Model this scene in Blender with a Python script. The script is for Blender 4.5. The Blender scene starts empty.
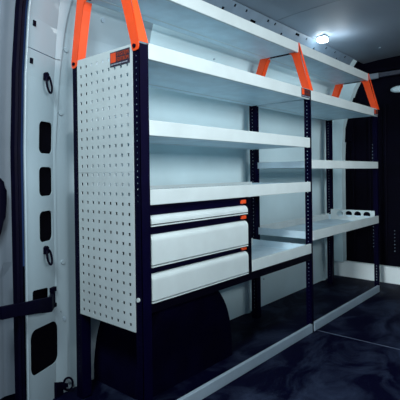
import bpy, bmesh, math, random
from mathutils import Vector, Matrix
random.seed(4)
S = bpy.context.scene
COL = S.collection

# ------------------------------------------------------------------ materials
def mat(name, base, rough=0.5, metal=0.0, var=0.0, vscale=6.0, bump=0.0, bscale=300.0, emit=None, estr=0.0, coat=0.0, rvar=0.0):
    m = bpy.data.materials.new(name); m.use_nodes = True
    nt = m.node_tree; b = nt.nodes['Principled BSDF']
    b.inputs['Base Color'].default_value = (*base, 1)
    b.inputs['Roughness'].default_value = rough
    b.inputs['Metallic'].default_value = metal
    b.inputs['Coat Weight'].default_value = coat
    if max(base) < 0.03: b.inputs['Specular IOR Level'].default_value = 0.05
    tc = nt.nodes.new('ShaderNodeTexCoord')
    if var or rvar:
        n = nt.nodes.new('ShaderNodeTexNoise'); n.inputs['Scale'].default_value = vscale; n.inputs['Detail'].default_value = 6
        nt.links.new(tc.outputs['Object'], n.inputs['Vector'])
        if var:
            r = nt.nodes.new('ShaderNodeValToRGB')
            r.color_ramp.elements[0].position = 0.35; r.color_ramp.elements[1].position = 0.68
            r.color_ramp.elements[0].color = (*[max(0, c*(1-var)) for c in base], 1)
            r.color_ramp.elements[1].color = (*[min(1, c*(1+var)) for c in base], 1)
            nt.links.new(n.outputs['Fac'], r.inputs['Fac']); nt.links.new(r.outputs['Color'], b.inputs['Base Color'])
        if rvar:
            mr = nt.nodes.new('ShaderNodeMapRange'); mr.inputs['To Min'].default_value = max(0.02, rough-rvar); mr.inputs['To Max'].default_value = min(1, rough+rvar)
            nt.links.new(n.outputs['Fac'], mr.inputs['Value']); nt.links.new(mr.outputs['Result'], b.inputs['Roughness'])
    if bump:
        n2 = nt.nodes.new('ShaderNodeTexNoise'); n2.inputs['Scale'].default_value = bscale; n2.inputs['Detail'].default_value = 3
        bp = nt.nodes.new('ShaderNodeBump'); bp.inputs['Strength'].default_value = bump; bp.inputs['Distance'].default_value = 0.002
        nt.links.new(tc.outputs['Object'], n2.inputs['Vector']); nt.links.new(n2.outputs['Fac'], bp.inputs['Height']); nt.links.new(bp.outputs['Normal'], b.inputs['Normal'])
    if emit:
        b.inputs['Emission Color'].default_value = (*emit, 1); b.inputs['Emission Strength'].default_value = estr
    return m
M = dict(
    steel = mat('pale_powder_coated_steel', (0.52, 0.605, 0.62), 0.42, 0.0, 0.05, 9, 0.10, 420),
    inner = mat('blue_shade_shelf_sheet', (0.57, 0.73, 0.82), 0.45, 0.0, 0.08, 12, 0.08, 300),  # bluer tone stands in for shade inside the trays and under shelves
    navy  = mat('navy_black_steel', (0.0012, 0.0006, 0.0125), 0.45, 0.0, 0.15, 20),
    bar   = mat('black_steel', (0.0008, 0.0005, 0.004), 0.5, 0.0, 0.1, 20),
    orange= mat('orange_powder_coat', (0.94, 0.078, 0.007), 0.45, 0.0, 0.05, 15, 0.05, 400),
    tag   = mat('orange_plastic', (0.75, 0.07, 0.01), 0.45, 0.0, 0.05, 30),
    rust  = mat('orange_print', (0.42, 0.055, 0.012), 0.5, 0.0, 0.05, 30),
    rust2 = mat('dull_orange_print', (0.16, 0.03, 0.012), 0.5, 0.0, 0.05, 30),
    plate = mat('dark_label', (0.02, 0.013, 0.035), 0.4, 0.0, 0.1, 40),
    print_= mat('pale_print', (0.33, 0.38, 0.45), 0.5, 0.0, 0.05, 40),
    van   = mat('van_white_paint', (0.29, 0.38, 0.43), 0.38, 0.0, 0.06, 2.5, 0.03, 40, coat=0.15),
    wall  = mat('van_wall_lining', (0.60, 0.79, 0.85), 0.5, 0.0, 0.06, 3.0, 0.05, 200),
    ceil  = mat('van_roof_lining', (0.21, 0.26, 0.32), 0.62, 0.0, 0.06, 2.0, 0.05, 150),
    alu   = mat('grey_aluminium', (0.33, 0.42, 0.50), 0.45, 0.0, 0.06, 10),
    sill  = mat('white_sill', (0.82, 0.90, 0.92), 0.5, 0.0, 0.04, 6.0),
    dimgrey = mat('door_shade_grey', (0.15, 0.19, 0.235), 0.5, 0.0, 0.08, 3.0, 0.05, 90),  # darker grey carries the shading of the open rear door
    rail  = mat('roof_rail_steel', (0.14, 0.20, 0.26), 0.5, 0.0, 0.08, 15),
    rubber= mat('black_rubber', (0.0010, 0.0008, 0.007), 0.5, 0.0, 0.2, 20),
    felt  = mat('dark_arch_lining', (0.0008, 0.0004, 0.012), 0.8, 0.0, 0.3, 8, 0.3, 200),
    dark  = mat('black_gap_shade', (0.0005, 0.0004, 0.002), 0.8, 0.0, 0.2, 8),
    bulk  = mat('black_partition', (0.0010, 0.0008, 0.005), 0.6, 0.0, 0.3, 5),
    plug  = mat('grey_plastic_plug', (0.30, 0.40, 0.48), 0.5, 0.0, 0.05, 30),
    lamp  = mat('lamp_diffuser', (0.9, 0.95, 1.0), 0.4, emit=(0.86, 0.97, 1.0), estr=22.0),
    thread= mat('bright_seam_strip', (0.07, 0.09, 0.14), 0.5, 0.0, 0.1, 30),
    ground= mat('dark_asphalt', (0.012, 0.012, 0.02), 0.9, 0.0, 0.3, 10),
)
def floor_mat():
    m = mat('navy_floor_mat', (0.010, 0.012, 0.035), 0.42)
    nt = m.node_tree; b = nt.nodes['Principled BSDF']; tc = nt.nodes.new('ShaderNodeTexCoord'); b.inputs['Specular IOR Level'].default_value = 0.06; b.inputs['Roughness'].default_value = 0.6
    mp = nt.nodes.new('ShaderNodeMapping'); mp.inputs['Scale'].default_value = (2.2, 3.2, 1); mp.inputs['Rotation'].default_value = (0, 0, 0.5)
    n = nt.nodes.new('ShaderNodeTexNoise'); n.inputs['Scale'].default_value = 1.7; n.inputs['Detail'].default_value = 7; n.inputs['Distortion'].default_value = 0.9; n.inputs['Roughness'].default_value = 0.62
    r = nt.nodes.new('ShaderNodeValToRGB'); r.color_ramp.elements[0].position = 0.46; r.color_ramp.elements[1].position = 0.72
    r.color_ramp.elements[0].color = (0.0010, 0.0012, 0.013, 1); r.color_ramp.elements[1].color = (0.028, 0.040, 0.078, 1)
    n2 = nt.nodes.new('ShaderNodeTexNoise'); n2.inputs['Scale'].default_value = 160; n2.inputs['Detail'].default_value = 4
    bp = nt.nodes.new('ShaderNodeBump'); bp.inputs['Strength'].default_value = 0.25; bp.inputs['Distance'].default_value = 0.003
    L = nt.links.new
    L(tc.outputs['Object'], mp.inputs['Vector']); L(mp.outputs['Vector'], n.inputs['Vector']); L(n.outputs['Fac'], r.inputs['Fac']); L(r.outputs['Color'], b.inputs['Base Color'])
    L(tc.outputs['Object'], n2.inputs['Vector']); L(n2.outputs['Fac'], bp.inputs['Height']); L(bp.outputs['Normal'], b.inputs['Normal'])
    return m
M['floor'] = floor_mat()

# ------------------------------------------------------------------ helpers
def link(name, bm, m, parent=None, smooth=False):
    bmesh.ops.recalc_face_normals(bm, faces=bm.faces)
    me = bpy.data.meshes.new(name); bm.to_mesh(me); bm.free()
    o = bpy.data.objects.new(name, me); COL.objects.link(o)
    for mm in (m if isinstance(m, (list, tuple)) else [m]): me.materials.append(mm)
    if smooth:
        for p in me.polygons: p.use_smooth = True
    if parent:
        o.parent = parent
        o.matrix_parent_inverse = Matrix.Translation(-parent_world(parent))
    return o
def parent_world(p):
    v = Vector(p.location)
    return v
def thing(name, label, cat, loc=(0, 0, 0), group=None):
    o = bpy.data.objects.new(name, None); COL.objects.link(o); o.location = loc; o.empty_display_size = 0.05
    o['label'] = label; o['category'] = cat
    if group: o['group'] = group
    return o
def tag(o, label, cat, group=None):
    o['label'] = label; o['category'] = cat
    if group: o['group'] = group
    return o
def struct(o, label=None):
    o['kind'] = 'structure'
    if label: o['label'] = label
    return o
def box(bm, x0, x1, y0, y1, z0, z1, bev=0.0, mi=0):
    r = bmesh.ops.create_cube(bm, size=1.0)
    vs = r['verts']
    for v in vs:
        v.co = Vector(((x0+x1)/2 + v.co.x*(x1-x0), (y0+y1)/2 + v.co.y*(y1-y0), (z0+z1)/2 + v.co.z*(z1-z0)))
    fs = list({f for v in vs for f in v.link_faces})
    for f in fs: f.material_index = mi
    if bev > 0:
        es = list({e for v in vs for e in v.link_edges})
        bmesh.ops.bevel(bm, geom=es, offset=bev, segments=2, affect='EDGES', profile=0.5)
def prism(bm, pts, ext):
    """closed polygon of 3D points pushed along ext"""
    a = [bm.verts.new(p) for p in pts]; b = [bm.verts.new(Vector(p)+Vector(ext)) for p in pts]
    n = len(pts)
    bm.faces.new(a); bm.faces.new(b[::-1])
    for i in range(n): bm.faces.new((a[i], a[(i+1) % n], b[(i+1) % n], b[i]))
def cyl(bm, c, axis, r, h, seg=16, r2=None):
    c = Vector(c); a = Vector(axis).normalized()
    q = a.to_track_quat('Z', 'Y').to_matrix().to_4x4()
    bmesh.ops.create_cone(bm, cap_ends=True, segments=seg, radius1=r, radius2=r if r2 is None else r2, depth=h, matrix=Matrix.Translation(c) @ q)
def tube(bm, pts, r, seg=8, closed=False):
    n = len(pts); rings = []
    for i in range(n):
        p = Vector(pts[i]); a = Vector(pts[(i-1) % n] if (closed or i > 0) else pts[i]); b = Vector(pts[(i+1) % n] if (closed or i < n-1) else pts[i])
        t = (b-a).normalized(); q = t.to_track_quat('Z', 'Y')
        if i == 0: ref = q @ Vector((1, 0, 0))
        ref = (ref - t*ref.dot(t)).normalized(); o2 = t.cross(ref)
        rings.append([bm.verts.new(p + r*(ref*math.cos(k*2*math.pi/seg) + o2*math.sin(k*2*math.pi/seg))) for k in range(seg)])
    for i in range(n if closed else n-1):
        A, B = rings[i], rings[(i+1) % n]
        for k in range(seg): bm.faces.new((A[k], A[(k+1) % seg], B[(k+1) % seg], B[k]))
    if not closed: bm.faces.new(rings[0]); bm.faces.new(rings[-1][::-1])
def grid_plate(bm, o, du, dv, us, vs, hole, nrm, th):
    """sheet at o spanned by du,dv with cells removed where hole(i,j); thickened along nrm"""
    o, du, dv, nrm = Vector(o), Vector(du), Vector(dv), Vector(nrm)
    V = {}; B = {}
    def g(D, i, j, off):
        if (i, j) not in D: D[(i, j)] = bm.verts.new(o + du*us[i] + dv*vs[j] + off)
        return D[(i, j)]
    nu, nv = len(us)-1, len(vs)-1
    solid = lambda i, j: 0 <= i < nu and 0 <= j < nv and not hole(i, j)
    z = nrm*th; n0 = nrm*0
    for i in range(nu):
        for j in range(nv):
            if not solid(i, j): continue
            bm.faces.new((g(V, i, j, n0), g(V, i+1, j, n0), g(V, i+1, j+1, n0), g(V, i, j+1, n0)))
            bm.faces.new((g(B, i, j+1, z), g(B, i+1, j+1, z), g(B, i+1, j, z), g(B, i, j, z)))
            for (a, b, ni, nj) in (((i, j), (i+1, j), i, j-1), ((i+1, j), (i+1, j+1), i+1, j), ((i+1, j+1), (i, j+1), i, j+1), ((i, j+1), (i, j), i-1, j)):
                if not solid(ni, nj):
                    bm.faces.new((g(V, *a, n0), g(B, *a, z), g(B, *b, z), g(V, *b, n0)))
def cuts(a, b, start, pitch, hole, n=None):
    """cut coordinates: solid / hole / solid ...; holes sit in odd cells"""
    out = [a]; p = start; k = 0
    while p + hole < b - 1e-6 and (n is None or k < n):
        out += [p, p+hole]; p += pitch; k += 1
    out.append(b); return out
def plate2d(outline, holes, th, cutz=None, fn=None, cutu=None):
    """filled 2D outline with holes, thickness th; returns bmesh with coords (u, v, w) passed through fn"""
    cu = bpy.data.curves.new('tmp', 'CURVE'); cu.dimensions = '2D'; cu.fill_mode = 'BOTH'; cu.extrude = th/2
    for pl in [outline] + holes:
        sp = cu.splines.new('POLY'); sp.points.add(len(pl)-1)
        for i, p in enumerate(pl): sp.points[i].co = (p[0], p[1], 0, 1)
        sp.use_cyclic_u = True
    ob = bpy.data.objects.new('tmp', cu); COL.objects.link(ob)
    bpy.context.view_layer.update()
    me = bpy.data.meshes.new_from_object(ob.evaluated_get(bpy.context.evaluated_depsgraph_get()))
    bm = bmesh.new(); bm.from_mesh(me)
    bpy.data.objects.remove(ob); bpy.data.curves.remove(cu); bpy.data.meshes.remove(me)
    bmesh.ops.remove_doubles(bm, verts=bm.verts, dist=1e-6)
    for z in (cutz or []):
        bmesh.ops.bisect_plane(bm, geom=bm.verts[:]+bm.edges[:]+bm.faces[:], plane_co=(0, z, 0), plane_no=(0, 1, 0))
    for u in (cutu or []):
        bmesh.ops.bisect_plane(bm, geom=bm.verts[:]+bm.edges[:]+bm.faces[:], plane_co=(u, 0, 0), plane_no=(1, 0, 0))
    if fn:
        for v in bm.verts: v.co = fn(*v.co)
    return bm
def text_bm(bm, txt, size, org, right, up, nrm, width=None, th=0.0006):
    cu = bpy.data.curves.new('tmp', 'FONT'); cu.body = txt; cu.size = size; cu.extrude = th; cu.resolution_u = 3
    ob = bpy.data.objects.new('tmp', cu); COL.objects.link(ob); bpy.context.view_layer.update()
    me = bpy.data.meshes.new_from_object(ob.evaluated_get(bpy.context.evaluated_depsgraph_get()))
    w = max(v.co.x for v in me.vertices); k = (width/w) if width else 1
    right, up, nrm, org = Vector(right), Vector(up), Vector(nrm), Vector(org)
    vs = [bm.verts.new(org + right*v.co.x*k + up*v.co.y + nrm*v.co.z) for v in me.vertices]
    for p in me.polygons:
        try: bm.faces.new([vs[i] for i in p.vertices])
        except ValueError: pass
    bpy.data.objects.remove(ob); bpy.data.curves.remove(cu); bpy.data.meshes.remove(me)
def rrect(u0, u1, v0, v1, r, n=5, skew=0.0):
    pts = []
    for cx, cy, a0 in ((u1-r, v0+r, -90), (u1-r, v1-r, 0), (u0+r, v1-r, 90), (u0+r, v0+r, 180)):
        for i in range(n+1):
            a = math.radians(a0 + 90*i/n); pts.append((cx+r*math.cos(a), cy+r*math.sin(a)))
    return [(u, v+skew*(u-(u0+u1)/2)) for u, v in pts]

# ------------------------------------------------------------------ van shell
PROF = [(-0.4, .45), (0, .45), (0.95, .45), (1.2, .437), (1.4, .41), (1.5, .385), (1.6, .345), (1.68, .305), (1.735, .265)]
def prof(z):
    for (z0, y0), (z1, y1) in zip(PROF, PROF[1:]):
        if z <= z1: return y0 + (y1-y0)*(z-z0)/(z1-z0)
    return PROF[-1][1]
ZS = [0, .3, .6, .95] + [0.95+0.05*i for i in range(1, 16)] + [1.735]
# side wall with pressed ribs
bm = bmesh.new()
xs = [-0.06, .42, .9, 1.225, 1.24, 1.262, 1.277, 1.9, 2.27, 2.285, 2.312, 2.327, 2.56]
def ribx(x, z):
    return -0.012 if (1.235 < x < 1.27 or 2.28 < x < 2.32) and z < 1.5 else 0.0
G = [[bm.verts.new((x, prof(z)+ribx(x, z), z)) for z in ZS] for x in xs]
Gb = [[bm.verts.new((x, prof(z)+0.03, z+0.0)) for z in ZS] for x in xs]
for i in range(len(xs)-1):
    for j in range(len(ZS)-1):
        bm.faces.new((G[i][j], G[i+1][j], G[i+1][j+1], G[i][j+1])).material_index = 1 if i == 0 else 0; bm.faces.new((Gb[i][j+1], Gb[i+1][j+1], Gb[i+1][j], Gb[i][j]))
for i in range(len(xs)-1):
    bm.faces.new((G[i][0], Gb[i][0], Gb[i+1][0], G[i+1][0])); bm.faces.new((G[i][-1], G[i+1][-1], Gb[i+1][-1], Gb[i][-1]))
for j in range(len(ZS)-1):
    bm.faces.new((G[0][j], G[0][j+1], Gb[0][j+1], Gb[0][j])); bm.faces.new((G[-1][j], Gb[-1][j], Gb[-1][j+1], G[-1][j+1]))
struct(link('wall_left', bm, [M['wall'], M['van']]), 'pale smooth side wall lining of the van behind the shelves')
# ceiling (slightly domed)
CP = [(.267, 1.737), (.15, 1.748), (-.1, 1.757), (-.6, 1.765), (-1.4, 1.765)]
bm = bmesh.new()
pts = [(-0.28, y, z) for y, z in CP] + [(-0.28, y, z+0.03) for y, z in CP[::-1]]
prism(bm, pts, (2.98, 0, 0))
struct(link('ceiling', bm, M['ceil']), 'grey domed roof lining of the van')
bm = bmesh.new()
prism(bm, [(1.297, y, z-0.0012) for y, z in CP] + [(1.297, y, z+0.002) for y, z in CP[::-1]], (0.005, 0, 0))
struct(link('trim_1', bm, M['dimgrey']), 'thin dark seam across the roof lining')
# floor
bm = bmesh.new(); box(bm, -0.28, 2.56, -1.4, 0.45, -0.04, 0.0)
struct(link('floor', bm, M['floor']), 'dark navy van floor mat with cloudy worn sheen')
bm = bmesh.new(); prism(bm, [(1.232, -0.012, 0.0), (1.26, -1.4, 0.0), (1.26, -1.4, 0.0016), (1.232, -0.012, 0.0016)], (0.006, 0, 0))
struct(link('trim_2', bm, M['thread']), 'thin pale joint strip across the floor mat')
bm = bmesh.new(); box(bm, -6, 6, -6, 6, -0.72, -0.68)
struct(link('ground', bm, M['ground']), 'dark ground outside the van')
# half-height side wall added out of view to shade the low parts
bm = bmesh.new(); box(bm, -.1, 2.56, -1.45, -1.40, 0.0, 1.02, .01)
struct(link('shade_wall_right', bm, M['wall']), 'half-height side wall added out of view to shade the floor')
# front partition
bm = bmesh.new(); box(bm, 2.50, 2.56, -1.4, 0.45, 0.0, 0.125, 0.004)
struct(link('baseboard_front', bm, M['sill']), 'pale sill along the foot of the black partition')
wf = bmesh.new(); box(wf, 2.54, 2.57, -1.4, 0.44, 0.125, 1.64); box(wf, 2.70, 2.73, -1.4, 0.44, 1.5, 1.79); box(wf, 2.54, 2.73, -1.4, .44, 1.60, 1.62)
for y in (.30, .17, .05, -.08, -.2, -.4, -.6, -.85, -1.1):
    box(wf, 2.528, 2.545, y-0.012, y+0.012, 0.13, 1.36, 0.005)
wf = struct(link('wall_front', wf, M['bulk']), 'black partition with upright ribs at the front end of the van')
bm = bmesh.new()
for y, z0 in ((.145, .26), (-.012, .24), (.145, .9)):
    for k in range(7): cyl(bm, (2.5385, y, z0+k*0.026), (1, 0, 0), 0.0035, 0.006, 8)
link('rivet_row', bm, M['rail'], wf)
bm = bmesh.new(); box(bm, 2.49, 2.53, -1.3, .30, 1.565, 1.60, 0.004)
hdr = struct(link('trim_3', bm, mat('dark_grey_header', (0.010, 0.014, 0.030), 0.5, 0, 0.3, 5)), 'dark grey header bar above the black partition')
bm = bmesh.new(); box(bm, 2.478, 2.49, .075, .20, 1.555, 1.598, 0.004)
link('bracket', bm, M['dimgrey'], hdr)['label'] = 'short pale bracket'
# front body pillar (follows the wall lean)
bm = bmesh.new()
zz = [0.125, .6, .95, 1.2, 1.3, 1.4, 1.5, 1.56, 1.6]
lean = lambda z: 0.0 if z < 1.2 else -0.055*(z-1.2)/0.4
for i in range(len(zz)-1):
    a, b = zz[i], zz[i+1]
    q = [(2.47, prof(a)-.085+lean(a), a), (2.47, prof(a)+.0, a), (2.47, prof(b)+.0, b), (2.47, prof(b)-.085+lean(b), b)]
    prism(bm, q, (0.075, 0, 0))
bmesh.ops.remove_doubles(bm, verts=bm.verts, dist=1e-5)
struct(link('trim_4', bm, M['wall']), 'white body pillar at the front end of the side wall')
bm = bmesh.new()
prism(bm, [(2.52, .37+.012, 1.08), (2.52, .30, 1.10), (2.52, .27, 1.42), (2.52, .32, 1.5), (2.52, .39, 1.3)], (0.02, 0, 0))
struct(link('trim_5', bm, M['bulk']), 'black trim wedge beside the front pillar')
bm = bmesh.new(); bmesh.ops.create_uvsphere(bm, u_segments=24, v_segments=12, radius=1.0, matrix=Matrix.Translation((2.53, -0.055, 1.462)) @ Matrix.Diagonal((0.02, 0.06, 0.025, 1)))
tag(link('oval_cover', bm, M['wall'], smooth=True), 'pale oval cover high on the black partition at the right edge', 'cover')

# rear body pillar: sheet with slots in a slanted plane
UD = (0.172/0.1941, 0.09/0.1941)
def PP(u, z, w=0.0):
    """pillar coordinates: u along the sheet, z up, w out of the sheet towards the load space"""
    y = min(.36 + UD[1]*u, .444) + prof(z) - .45
    return Vector((-.213 + UD[0]*u + w*UD[1], y - w*UD[0], z))
slots = [rrect(.088, .174, .932, 1.050, .020), rrect(.087, .172, .774, .882, .020), rrect(.086, .168, .605, .718, .020),
         rrect(.022, .192, .135, .298, .032, 6, -0.07), rrect(.037, .137, .385, .437, .01, 4, -.12)]
CZ = [0.05*i for i in range(0, 36)]
low = [(0, -.05), (.236, -.05), (.240, .21), (.222, .27), (.205, .33), (.192, .40), (.192, .94), (.205, 1.2), (.209, 1.2905), (0.0, 1.2905)]
up_ = [(0, 1.2935), (.209, 1.2935), (.222, 1.45), (.245, 1.60), (.27, 1.735), (0.0, 1.735)]
o = plate2d(low, slots, .004, CZ, lambda u, z, w: PP(u, z, w), [.181])
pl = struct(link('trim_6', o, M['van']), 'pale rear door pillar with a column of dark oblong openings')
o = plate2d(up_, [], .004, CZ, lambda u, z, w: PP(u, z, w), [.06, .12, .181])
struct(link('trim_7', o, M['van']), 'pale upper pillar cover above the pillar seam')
# rounded bead on the pillar edge
bm = bmesh.new(); tube(bm, [PP(.003, z, .002) for z in [-.05+.05*i for i in range(36)]], 0.005, 8)
link('edge_bead', bm, M['van'], pl, True)
# near-black sheets stand in for the shade inside the pillar behind the slots
bm = bmesh.new()
for u0, u1, a, b in ((.06, .186, .58, 1.07), (.0, .226, .10, .32), (.0, .174, .37, .46)):
    pts = [PP(u0, a, -.045), PP(u1, a, -.008), PP(u1, b, -.008), PP(u0, b, -.045)]
    prism(bm, pts, (0.0, 0.002, 0))
link('hollow', bm, M['dark'], pl)
# door seal strip
bm = bmesh.new()
zs = [-.05+.05*i for i in range(36)]
sec = [(-.047, -.012), (-.047, .004), (-.041, .010), (-.031, .006), (-.022, .010), (-.014, .004), (-.014, -.012)]
R = [[bm.verts.new(PP(u - 0.008*max(0, 1-abs(z-.9)/.9), z, w)) for u, w in sec] for z in zs]
for i in range(len(R)-1):
    for k in range(len(sec)):
        bm.faces.new((R[i][k], R[i][(k+1) % len(sec)], R[i+1][(k+1) % len(sec)], R[i+1][k]))
bm.faces.new(R[0]); bm.faces.new(R[-1][::-1])
struct(link('trim_8', bm, M['rubber']), 'black rubber door seal beside the rear pillar')
# opened rear door
bm = bmesh.new()
xd = [-.95, -.90, -.42, -.40, -.285, -.278, -.262, -.256, -.225]
def dy(x, z):
    return .42 + (prof(z)-.45) + (0.012 if (-.41 < x < -.28) else 0) + (0.006 if -.265 < x < -.25 and z < .55 else 0)
zd = [.085, .3, .5, .55, .6] + [.65+.1*i for i in range(12)]
A = [[bm.verts.new((x, dy(x, z), z)) for z in zd] for x in xd]; Bk = [[bm.verts.new((x, .5+(prof(z)-.45), z)) for z in zd] for x in xd]
for i in range(len(xd)-1):
    for j in range(len(zd)-1):
        bm.faces.new((A[i][j], A[i+1][j], A[i+1][j+1], A[i][j+1])); bm.faces.new((Bk[i][j+1], Bk[i+1][j+1], Bk[i+1][j], Bk[i][j]))
    bm.faces.new((A[i][0], Bk[i][0], Bk[i+1][0], A[i+1][0])); bm.faces.new((A[i][-1], A[i+1][-1], Bk[i+1][-1], Bk[i][-1]))
for j in range(len(zd)-1):
    bm.faces.new((A[0][j], A[0][j+1], Bk[0][j+1], Bk[0][j])); bm.faces.new((A[-1][j], Bk[-1][j], Bk[-1][j+1], A[-1][j+1]))
door = struct(link('door_1', bm, M['dimgrey']), 'opened rear van door at the left edge')
ho = [(-.258, .80), (-.259, .76), (-.264, .71), (-.273, .66), (-.286, .625), (-.335, .615), (-.345, .66), (-.335, .80), (-.32, .832), (-.30, .845), (-.275, .844), (-.262, .83)]
bm = bmesh.new(); prism(bm, [(x, .427, z) for x, z in ho], (0, -.035, 0))
bmesh.ops.bevel(bm, geom=[e for e in bm.edges if abs(e.verts[0].co.y-.392) < 1e-4 and abs(e.verts[1].co.y-.392) < 1e-4], offset=.012, segments=3, affect='EDGES')
link('pull_handle', bm, M['rubber'], door)['label'] = 'black tapered pull handle'
# door check strap
ck = thing('check_strap', 'black door check strap bowed from the pillar block to the open rear door', 'door strap', tuple(PP(.165, .385, .01)))
bm = bmesh.new()
path = [(.145, .392, .006, .014), (.132, .388, .014, .016), (.122, .385, .022, .028), (.09, .383, .034, .028), (.045, .392, .038, .026), (0., .402, .038, .024), (-.05, .410, .034, .022), (-.09, .416, .022, .021), (-.14, .420, .002, .021)]
rg = []
for u, z, w, h in path:
    rg.append([bm.verts.new(PP2) for PP2 in (PP(u, z-h, w), PP(u, z+h, w), PP(u, z+h, w+.012), PP(u, z-h, w+.012))])
for a, b in zip(rg, rg[1:]):
    for k in range(4): bm.faces.new((a[k], a[(k+1) % 4], b[(k+1) % 4], b[k]))
bm.faces.new(rg[0]); bm.faces.new(rg[-1][::-1])
bmesh.ops.bevel(bm, geom=bm.edges[:], offset=.002, segments=1, affect='EDGES')
link('strap', bm, M['rubber'], ck)
bm = bmesh.new()
for u0, u1, z0, z1, w1 in ((.146, .168, .354, .422, .009), (.143, .171, .350, .364, .013), (.143, .171, .410, .426, .013)):
    prism(bm, [PP(u0, z0, .0025), PP(u1, z0, .0025), PP(u1, z1, .0025), PP(u0, z1, .0025)], tuple(PP(0, 0, w1)-PP(0, 0, 0)))
link('hinge_block', bm, M['rubber'], ck)
# lashing rings
def ring(name, label, u, ztop, length, wid, loopw=.004, plate=None):
    base = PP(u, ztop, .004)
    t = thing(name, label, 'lashing ring', tuple(base), 'lashing rings on the rear pillar')
    b = bmesh.new(); prism(b, [PP(u-.010, ztop-.012, .0025), PP(u+.010, ztop-.012, .0025), PP(u+.010, ztop+.012, .0025), PP(u, ztop+.018, .0025), PP(u-.010, ztop+.012, .0025)], tuple(PP(0, 0, .012)-PP(0, 0, 0)))
    link('mount', b, M['rubber'], t)
    b = bmesh.new(); pts = []
    for k in range(20):
        a = 2*math.pi*k/20
        du = wid*math.sin(a); dz = -length/2 + length/2*math.cos(a)
        pts.append(PP(u + du + .15*(-dz)*.6, ztop + dz + .004, .016 + .008*(-dz/length)))
    tube(b, pts, loopw, 8, True)
    link('loop', b, M['rubber'], t, True)
    return t
ring('lashing_ring', 'black lashing ring hanging on the pillar above the topmost dark slot', .118, 1.212, .062, .016)
ring('lashing_ring', 'black lashing ring hanging on the pillar below the third dark slot', .116, .572, .056, .014)
t = thing('lashing_ring', 'round black lashing ring on a dark plate low at the pillar foot', 'lashing ring', tuple(PP(.20, .0, .004)), 'lashing rings on the rear pillar')
b = bmesh.new(); prism(b, [PP(.166, .0, .0025), PP(.204, .0, .0025), PP(.204, .048, .0025), PP(.166, .060, .0025)], tuple(PP(0, 0, .01)-PP(0, 0, 0)))
link('mount_plate', b, M['rubber'], t)
b = bmesh.new(); prism(b, [PP(.190, .026, .012), PP(.214, .026, .012), PP(.214, .042, .012), PP(.190, .042, .012)], tuple(PP(0, 0, .012)-PP(0, 0, 0))); link('mount', b, M['rubber'], t)
b = bmesh.new()
ce = PP(.222, .036, .018)
tube(b, [ce + Vector((.014*math.cos(a), -.010*math.cos(a), .024*math.sin(a))) for a in [2*math.pi*k/24 for k in range(24)]], .0042, 8, True)
link('loop', b, M['rubber'], t, True)
# square clips
for (u, z, lb) in ((.036, 1.378, 'small black square clip on the upper pillar cover above the seam'), (.030, 1.250, 'small black square clip on the pillar just below the seam')):
    b = bmesh.new(); prism(b, [PP(u-.007, z-.009, .0025), PP(u+.007, z-.009, .0025), PP(u+.007, z+.009, .0025), PP(u-.007, z+.009, .0025)], tuple(PP(0, 0, .004)-PP(0, 0, 0)))
    tag(link('square_clip', b, M['rubber']), lb, 'clip', 'square clips on the rear pillar')
# wall plugs
def plug(x, z, r, lb, m='plug', name='wall_plug'):
    y = prof(z); ny = Vector((0, -1, 0)) if z < 1.2 else Vector((0, -1, (prof(z+.02)-prof(z))/.02)).normalized()
    b = bmesh.new(); cyl(b, Vector((x, y, z)) + ny*.001, ny, r, .008, 16, r*.8)
    tag(link(name, b, M[m]), lb, 'plug', 'round plugs on the van wall')
plug(-.005, 1.337, .011, 'pale round wall plug beside the seam of the rear pillar', 'van')
plug(-.018, 1.093, .011, 'pale round wall plug right of the upper lashing ring', 'van')
plug(.152, 1.485, .012, 'grey round wall plug between the two arms of the nearest orange bracket')
plug(-.012, .51, .010, 'pale round wall plug right of the lower lashing ring', 'van')
plug(-.010, .286, .009, 'small grey wall plug right of the big lower pillar opening')
plug(.885, 1.462, .006, 'tiny grey plug on the wall left of the middle orange bracket')
plug(1.33, 1.452, .006, 'tiny grey plug on the wall right of the middle orange back arm')
plug(1.43, .17, .006, 'tiny grey plug low on the wall right of the middle back post')
plug(2.0, .28, .006, 'tiny grey plug low on the wall under the far shelves')

# roof rail along wall and ceiling joint
bm = bmesh.new()
a = Vector((0, .305-.012, 1.675)); b_ = Vector((0, .262-.012, 1.733)); dv = (b_-a)
L_ = dv.length; dv = dv.normalized(); nr = Vector((0, -dv.z, dv.y))*-1
us = [-.25]; x = -.2; hs = set()
while x < 2.36:
    w = random.choice((.014, .018, .05)); us += [x, x+w]; x += w + random.choice((.06, .09, .13))
us.append(2.45)
grid_plate(bm, a + Vector((0, 0, 0)), (1, 0, 0), dv, us, [0, .012, .026, .048, .062, L_], lambda i, j: i % 2 == 1 and j == (3 if (i//2) % 3 else 1), Vector((0, dv.z, -dv.y)), .003)
struct(link('trim_9', bm, M['rail']), 'slotted grey rail along the joint of wall and roof')
bm = bmesh.new(); prism(bm, [a + Vector((-.25, .008, .0)), a + Vector((-.25, .008, 0)) + dv*L_, a + Vector((-.25, .0085, .001)) + dv*L_, a + Vector((-.25, .0085, .001))], (2.7, 0, 0))
struct(link('trim_10', bm, M['dark']), 'dark backing strip for the shaded gap behind the slotted roof rail')  # black strip stands in for the shade behind the rail's slots
# ceiling lamp
lp = thing('roof_lamp', 'small bright white lamp at the roof edge above the shelf', 'lamp', (1.79, .19, 1.745))
bm = bmesh.new(); box(bm, 1.750, 1.820, .165, .228, 1.735, 1.750, .004); link('housing', bm, M['rail'], lp)
bm = bmesh.new(); box(bm, 1.754, 1.816, .168, .225, 1.706, 1.735, .010); link('diffuser', bm, M['lamp'], lp)
bm = bmesh.new(); cyl(bm, (2.35, .02, 1.751), (0, 0, 1), .010, .008, 16, .007)
tag(link('roof_clip', bm, M['plug']), 'small grey round clip on the roof lining', 'clip')

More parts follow.
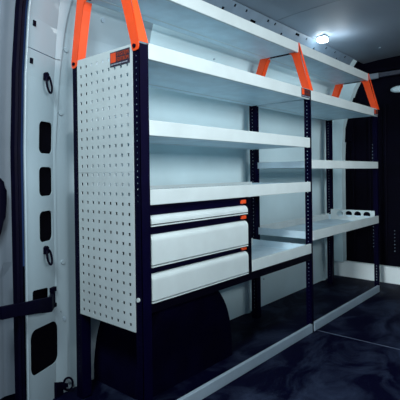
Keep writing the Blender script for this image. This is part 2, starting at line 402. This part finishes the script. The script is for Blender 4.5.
# wheel arch
bm = bmesh.new()
N = 40; ring_ = []
def se(t, a, h):
    c, s = math.cos(t), math.sin(t); n = 2/2.5
    return (.42 + a*math.copysign(abs(c)**n, c), h*abs(s)**n)
layers = [(.449, 0), (.19, 0), (.172, .004), (.158, .014), (.151, .026), (.150, .04)]
for y, ins in layers:
    ring_.append([bm.verts.new((*((lambda p: (p[0], y, p[1]))(se(math.pi*k/N, .292-ins, .385-ins))),)) for k in range(N+1)])
for A_, B_ in zip(ring_, ring_[1:]):
    for k in range(N): bm.faces.new((A_[k], A_[k+1], B_[k+1], B_[k]))
bm.faces.new(ring_[-1]); bm.faces.new(ring_[0][::-1])
for A_, B_ in zip(ring_, ring_[1:]): bm.faces.new((A_[0], B_[0], B_[-1], A_[-1]))
wa = link('wheel_arch', bm, M['felt'])
tag(wa, 'dark rounded wheel arch on the floor below the drawers', 'wheel arch')

# ------------------------------------------------------------------ shelving rack
L1, L2, D, H = 1.193, 1.028, .381, 1.28
L = L1 + L2
rack = thing('shelving_rack', 'pale two-bay steel shelving rack with navy posts and orange brackets along the wall', 'shelving', (L/2, .19, 0))
def post(x, back=False, wid=.040):
    bm = bmesh.new()
    vs = cuts(0.0, H, .018, .020, .0035 if back else .0048)
    if not back:
        # side flange faces the rear, front flange faces the aisle
        grid_plate(bm, (x, 0, 0), (0, 1, 0), (0, 0, 1), [0.0, .012, .0168, .030], vs, lambda i, j: i == 1 and j % 2 == 1, (1, 0, 0), .002)
        box(bm, x, x+wid, -.002, 0.0, 0, H)
        box(bm, x, x+.002, -.002, 0, 0, H)
    else:
        grid_plate(bm, (x, .345, 0), (0, 1, 0), (0, 0, 1), [0.0, .015, .0185, .036], vs, lambda i, j: i == 1 and j % 2 == 1, (1, 0, 0), .002)
        box(bm, x, x+wid, .343, .345, 0, H)
    box(bm, x-.001, x+wid, (.343 if back else -.003), (.381 if back else .030), 0, .004)
    return link('upright', bm, M['navy'], rack)
for x, w in ((0, .040), (L1, .018), (L-.004, .014)): post(x, False, w)
for x, w in ((0, .040), (L1, .040), (L-.004, .034)): post(x, True, w)

def shelf(x0, x1, z0, z1, y0=-.004, y1=.366, ends=True, endh=None, back=True):
    bm = bmesh.new()
    # folded front lip with a hem
    box(bm, x0, x1, y0, y0+.014, z0, z1, .0022)
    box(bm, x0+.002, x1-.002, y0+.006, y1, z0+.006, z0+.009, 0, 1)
    h = endh or (z1-z0-.006)
    if ends:
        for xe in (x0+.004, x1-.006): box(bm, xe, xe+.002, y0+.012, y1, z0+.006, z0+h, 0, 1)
    if back:
        n = cuts(x0+.004, x1-.004, x0+.02, .025, .006)
        grid_plate(bm, (0, y1-.002, z0+.006), (1, 0, 0), (0, 0, 1), n, [0, h*.55, h*.55+.007, h], lambda i, j: j == 1 and i % 2 == 1, (0, 1, 0), .002)
    # small slots along the folded rear edge of the sheet, underneath
    box(bm, x0+.004, x1-.004, y1-.05, y1-.044, z0+.0045, z0+.0062)
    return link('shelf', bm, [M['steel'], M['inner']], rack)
g0 = .041
shelf(g0, L1-.001, 1.233, 1.287)                       # bay one, level with the post heads
shelf(g0, L1-.001, .979, 1.031)
shelf(g0, L1-.001, .746, .798)
shelf(.637, L1-.001, .419, .469)                        # short tray beside the drawers
shelf(L1+.019, L, 1.233, 1.287)
shelf(L1+.019, L, .868, .915)
shelf(L1+.019, L, .483, .535)
shelf(.002, L1+.004, 1.493, 1.546, .056, .30, endh=.03)  # upper narrow shelves on the brackets
shelf(L1+.006, L, 1.493, 1.546, .056, .30, endh=.03)
# end plate with round holes at the far end of the low far tray
ho = [[(.075+.066*k + .025*math.cos(a), .538 + .022*math.sin(a)) for a in [2*math.pi*i/20 for i in range(20)]] for k in range(4)]
bm = plate2d([(.02, .488), (.345, .488), (.345, .569), (.02, .569)], ho, .002, None, lambda u, v, w: Vector((L-.012+w, u, v)))
link('end_plate', bm, M['steel'], rack)['label'] = 'end plate with a row of round holes'
# dark strip under the low tray and drawers, and at the back
bm = bmesh.new(); box(bm, .040, L1-.001, 0.0, .025, .384, .4145, .002); link('dark_strip', bm, M['bar'], rack)
# floor rails
for x0, x1 in ((g0, L1-.002), (L1+.019, L-.003)):
    bm = bmesh.new(); box(bm, x0, x1, -.006, .006, 0.0, .044, .0025); box(bm, x0, x1, -.004, .010, .040, .043)
    link('floor_rail', bm, M['alu'], rack)
# perforated side panels (two sheets with a seam)
def side_panel(z0, z1, first):
    bm = bmesh.new()
    us = cuts(.030, .346, .030+.0195, .0335, .0108, 9)
    vs = cuts(z0, z1, first, .0335, .0108)
    grid_plate(bm, (-.0035, 0, 0), (0, 1, 0), (0, 0, 1), us, vs, lambda i, j: i % 2 == 1 and j % 2 == 1, (1, 0, 0), .003)
    return link('perforated_panel', bm, M['steel'], rack)
P1_ = side_panel(.326, .8575, .342)
P2_ = side_panel(.8585, 1.282, .342+.0335*16-.001)
# label plate on the panel
def label_plate(parent, org, right, nrm, w, h, tx, ink='rust'):
    right, nrm, up, org = Vector(right), Vector(nrm), Vector((0, 0, 1)), Vector(org)
    def slab(a0, a1, b0, b1, t0, t1):
        bm = bmesh.new(); prism(bm, [org+right*a0+up*b0+nrm*t0, org+right*a1+up*b0+nrm*t0, org+right*a1+up*b1+nrm*t0, org+right*a0+up*b1+nrm*t0], nrm*(t1-t0)); return bm
    p = link('name_plate', slab(0, w, 0, h, .0006, .0022), M['plate'], parent)
    link('emblem', slab(w*.03, w*.31, h*.27, h*.93, .0023, .0028), M['tag'], p)
    bm = bmesh.new()
    for k, s in enumerate(tx):
        text_bm(bm, s, h*.38, org + right*w*.36 + up*(h*(.63-.35*k)) + nrm*.0032, right, up, nrm, w*.60)
    link('lettering', bm, M[ink], p)
    bm = bmesh.new(); x = .05
    while x < .9:
        l = random.uniform(.05, .12); b2 = slab(w*x, w*(x+l), h*.10, h*.17, .0023, .0027)
        me = bpy.data.meshes.new('t'); b2.to_mesh(me); b2.free(); bm.from_mesh(me); bpy.data.meshes.remove(me); x += l + .03
    link('small_print', bm, M['print_'], p)
    return p
label_plate(P2_, (-.0035, .143, 1.222), (0, -1, 0), (-1, 0, 0), .103, .050, ('SYSTEM', 'EDSTRÖM'))
label_plate(rack, (L1-.093, -.004, 1.238), (1, 0, 0), (0, -1, 0), .092, .046, ('SYSTEM', 'EDSTRÖM'), 'rust2')
label_plate(rack, (L-.070, -.004, 1.238), (1, 0, 0), (0, -1, 0), .070, .042, ('SYSTEM', 'EDSTRÖM'), 'rust2')
# orange brackets: front arm leans to the wall, back arm leans to the aisle, thin bar between
def bracket(x, k=0.0):
    q = lambda y, z: y - k*max(0, z-1.27)/.23
    bm = bmesh.new()
    # front arm: web across the rack and its aisle-side flange
    web = [(.012, 1.256), (.000, 1.259), (-.0045, 1.268), (-.0045, 1.285), (.0535, 1.505), (.055, 1.546), (.061, 1.532), (.066, 1.503), (.112, 1.503), (.112, 1.4945), (.101, 1.491), (.093, 1.478), (.088, 1.462), (.033, 1.285), (.030, 1.265), (.023, 1.257)]
    prism(bm, [(x-.0045, y, z) for y, z in web], (.003, 0, 0))
    w0, w1 = .037, .022
    prism(bm, [(x-.0045, -.0065, 1.285), (x+w0, -.0065, 1.285), (x+w1, .0515, 1.505), (x+.002, .053, 1.546), (x-.0045, .053, 1.546)], (0, .0022, 0))
    o = link('support_bracket', bm, M['orange'], rack)
    o['label'] = 'orange shelf bracket'
    # back arm leaning to the aisle
    bm = bmesh.new()
    web = [(.372, 1.256), (.380, 1.262), (.382, 1.285), (.338, 1.515), (.325, 1.522), (.275, 1.503), (.275, 1.4945), (.287, 1.490), (.296, 1.478), (.301, 1.460), (.346, 1.285), (.349, 1.263), (.356, 1.257)]
    prism(bm, [(x-.0045, q(y, z), z) for y, z in web], (.003, 0, 0))
    prism(bm, [(x+dx, q(y, z), z) for dx, y, z in ((-.0045, .345, 1.262), (.029, .345, 1.262), (.029, .300, 1.462), (.029, .290, 1.492), (-.0045, .290, 1.492), (-.0045, .300, 1.462))], (0, .0022, 0.001))
    link('back_arm', bm, M['orange'], o)
    b = bmesh.new(); box(b, x-.0040, x+.012, .108, .280-k, 1.4950, 1.5005); link('tie_bar', b, M['navy'], o)['label'] = 'thin dark tie bar'  # navy puts the shelf's shade into the colour of this orange bracket's bar
    for y in (.015, .364):
        b = bmesh.new(); cyl(b, (x-.007, y, 1.272), (1, 0, 0), .0065, .006, 12); link('bolt', b, M['navy'], o)
    return o
bracket(0); bracket(L1, .042); bracket(L-.004, .042)
# bolt head on the near post
bm = bmesh.new(); cyl(bm, (-.003, .015, .436), (1, 0, 0), .007, .006, 12); link('bolt', bm, M['steel'], rack)

# ------------------------------------------------------------------ drawer cabinet
cab = thing('drawer_cabinet', 'three-drawer cabinet with pale fronts and dark grip strips under the middle shelf', 'drawer cabinet', (.335, .17, .419))
cx0, cx1 = .043, .634
bm = bmesh.new()
box(bm, cx0, cx0+.003, .004, .335, .42, .743); box(bm, cx1-.026, cx1, -.002, .335, .42, .744)
box(bm, cx0, cx1, .010, .335, .42, .423); box(bm, cx0, cx1, .010, .335, .741, .744); box(bm, cx0, cx1, .332, .335, .42, .744)
link('carcass', bm, M['bar'], cab)
for za, zb, zh in ((.682, .7105, .741), (.545, .645, .674), (.425, .513, .537)):
    f = bmesh.new()
    r = .022; x0, x1 = cx0+.001, cx1-.027
    sec = [(.010, za), (-.004, za), (-.004, zb-r)] + [(-.004 + r - r*math.cos(math.radians(a)), zb - r + r*math.sin(math.radians(a))) for a in (15, 30, 45, 60, 75, 90)] + [(.020, zb), (.020, zb-.003)]
    prism(f, [(x0, y, z) for y, z in sec], (x1-x0, 0, 0))
    # tray body behind the front
    box(f, x0+.01, x1-.01, .02, .30, za, za+.003); box(f, x0+.01, x0+.012, .02, .30, za, zb-.01); box(f, x1-.012, x1-.01, .02, .30, za, zb-.01)
    d = link('drawer', f, M['steel'], cab)
    b = bmesh.new(); box(b, x0, x1, .012, .020, zb+.0005, zh, .002); box(b, x0, x1, .004, .020, zh-.005, zh, .0015)
    g = link('grip_strip', b, M['navy'], d); g['label'] = 'dark grip strip above the drawer front'
    b = bmesh.new(); box(b, x0, x1, -.004, .012, za-.0085, za-.0045); e = link('edge_strip', b, M['steel'], d)
    b = bmesh.new(); box(b, x1-.036, x1-.003, .002, .0125, zb+.008, zh-.006, .002); e = link('latch_tab', b, M['tag'], d); e['label'] = 'orange latch tab'

# ------------------------------------------------------------------ light
def area(name, loc, aim, size, sy, power, col=(.86, .95, 1.0), spread=180):
    l = bpy.data.lights.new(name, 'AREA'); l.shape = 'RECTANGLE'; l.size = size; l.size_y = sy; l.energy = power; l.color = col; l.spread = math.radians(spread)
    o = bpy.data.objects.new(name, l); COL.objects.link(o); o.location = loc
    o.rotation_euler = (Vector(aim)-Vector(loc)).to_track_quat('-Z', 'Y').to_euler(); return o
def bulb(name, loc, power, r, col=(.86, .95, 1.0)):
    l = bpy.data.lights.new(name, 'POINT'); l.energy = power; l.color = col; l.shadow_soft_size = r
    o = bpy.data.objects.new(name, l); COL.objects.link(o); o.location = loc
bulb('roof_lamp_light', (1.84, .10, 1.655), .9, .05)
area('aisle_roof_light', (.45, -.75, 1.74), (.45, -.35, 0), 1.5, .14, 6)
area('side_fill_light', (.2, -2.6, 1.45), (.2, .3, 1.30), 2.0, .6, 70, (.93, .97, .98))  # added broad light from the aisle side; no window known there
area('rear_fill_light', (-1.25, -.75, 2.05), (0, .2, 1.2), .5, .4, 35, (.86, .97, 1.0))  # added light behind the van to brighten the perforated panel; no lamp known
area('rear_low_light', (-2.6, -.95, 1.0), (2.5, -.55, .05), .4, .3, 3.2, (.88, .97, 1.0), 30)
w = bpy.data.worlds.new('World'); S.world = w; w.use_nodes = True
w.node_tree.nodes['Background'].inputs[0].default_value = (.06, .14, .42, 1)
w.node_tree.nodes['Background'].inputs[1].default_value = .20

# ------------------------------------------------------------------ camera
cam = bpy.data.cameras.new('Camera'); co = bpy.data.objects.new('Camera', cam); COL.objects.link(co)
yaw, pit, rol = .7231, -.0026, -.0131
f = Vector((math.cos(yaw)*math.cos(pit), math.sin(yaw)*math.cos(pit), math.sin(pit)))
r = Vector((math.sin(yaw), -math.cos(yaw), 0)); u = r.cross(f)
r2 = r*math.cos(rol) + u*math.sin(rol); u2 = -r*math.sin(rol) + u*math.cos(rol)
m = Matrix((r2, u2, -f)).transposed().to_4x4(); m.translation = (-.9607, -1.0834, .8507)
co.matrix_world = m
cam.sensor_width = 36; cam.lens = 439.819/400*36; cam.clip_start = .02
cam.shift_x = (200-194.384)/400; cam.shift_y = (174.515-200)/400
S.camera = co
S.view_settings.view_transform = 'Standard'; S.view_settings.look = 'None'; S.view_settings.gamma = 1; S.view_settings.exposure = 0.0
S.view_settings.use_curve_mapping = False
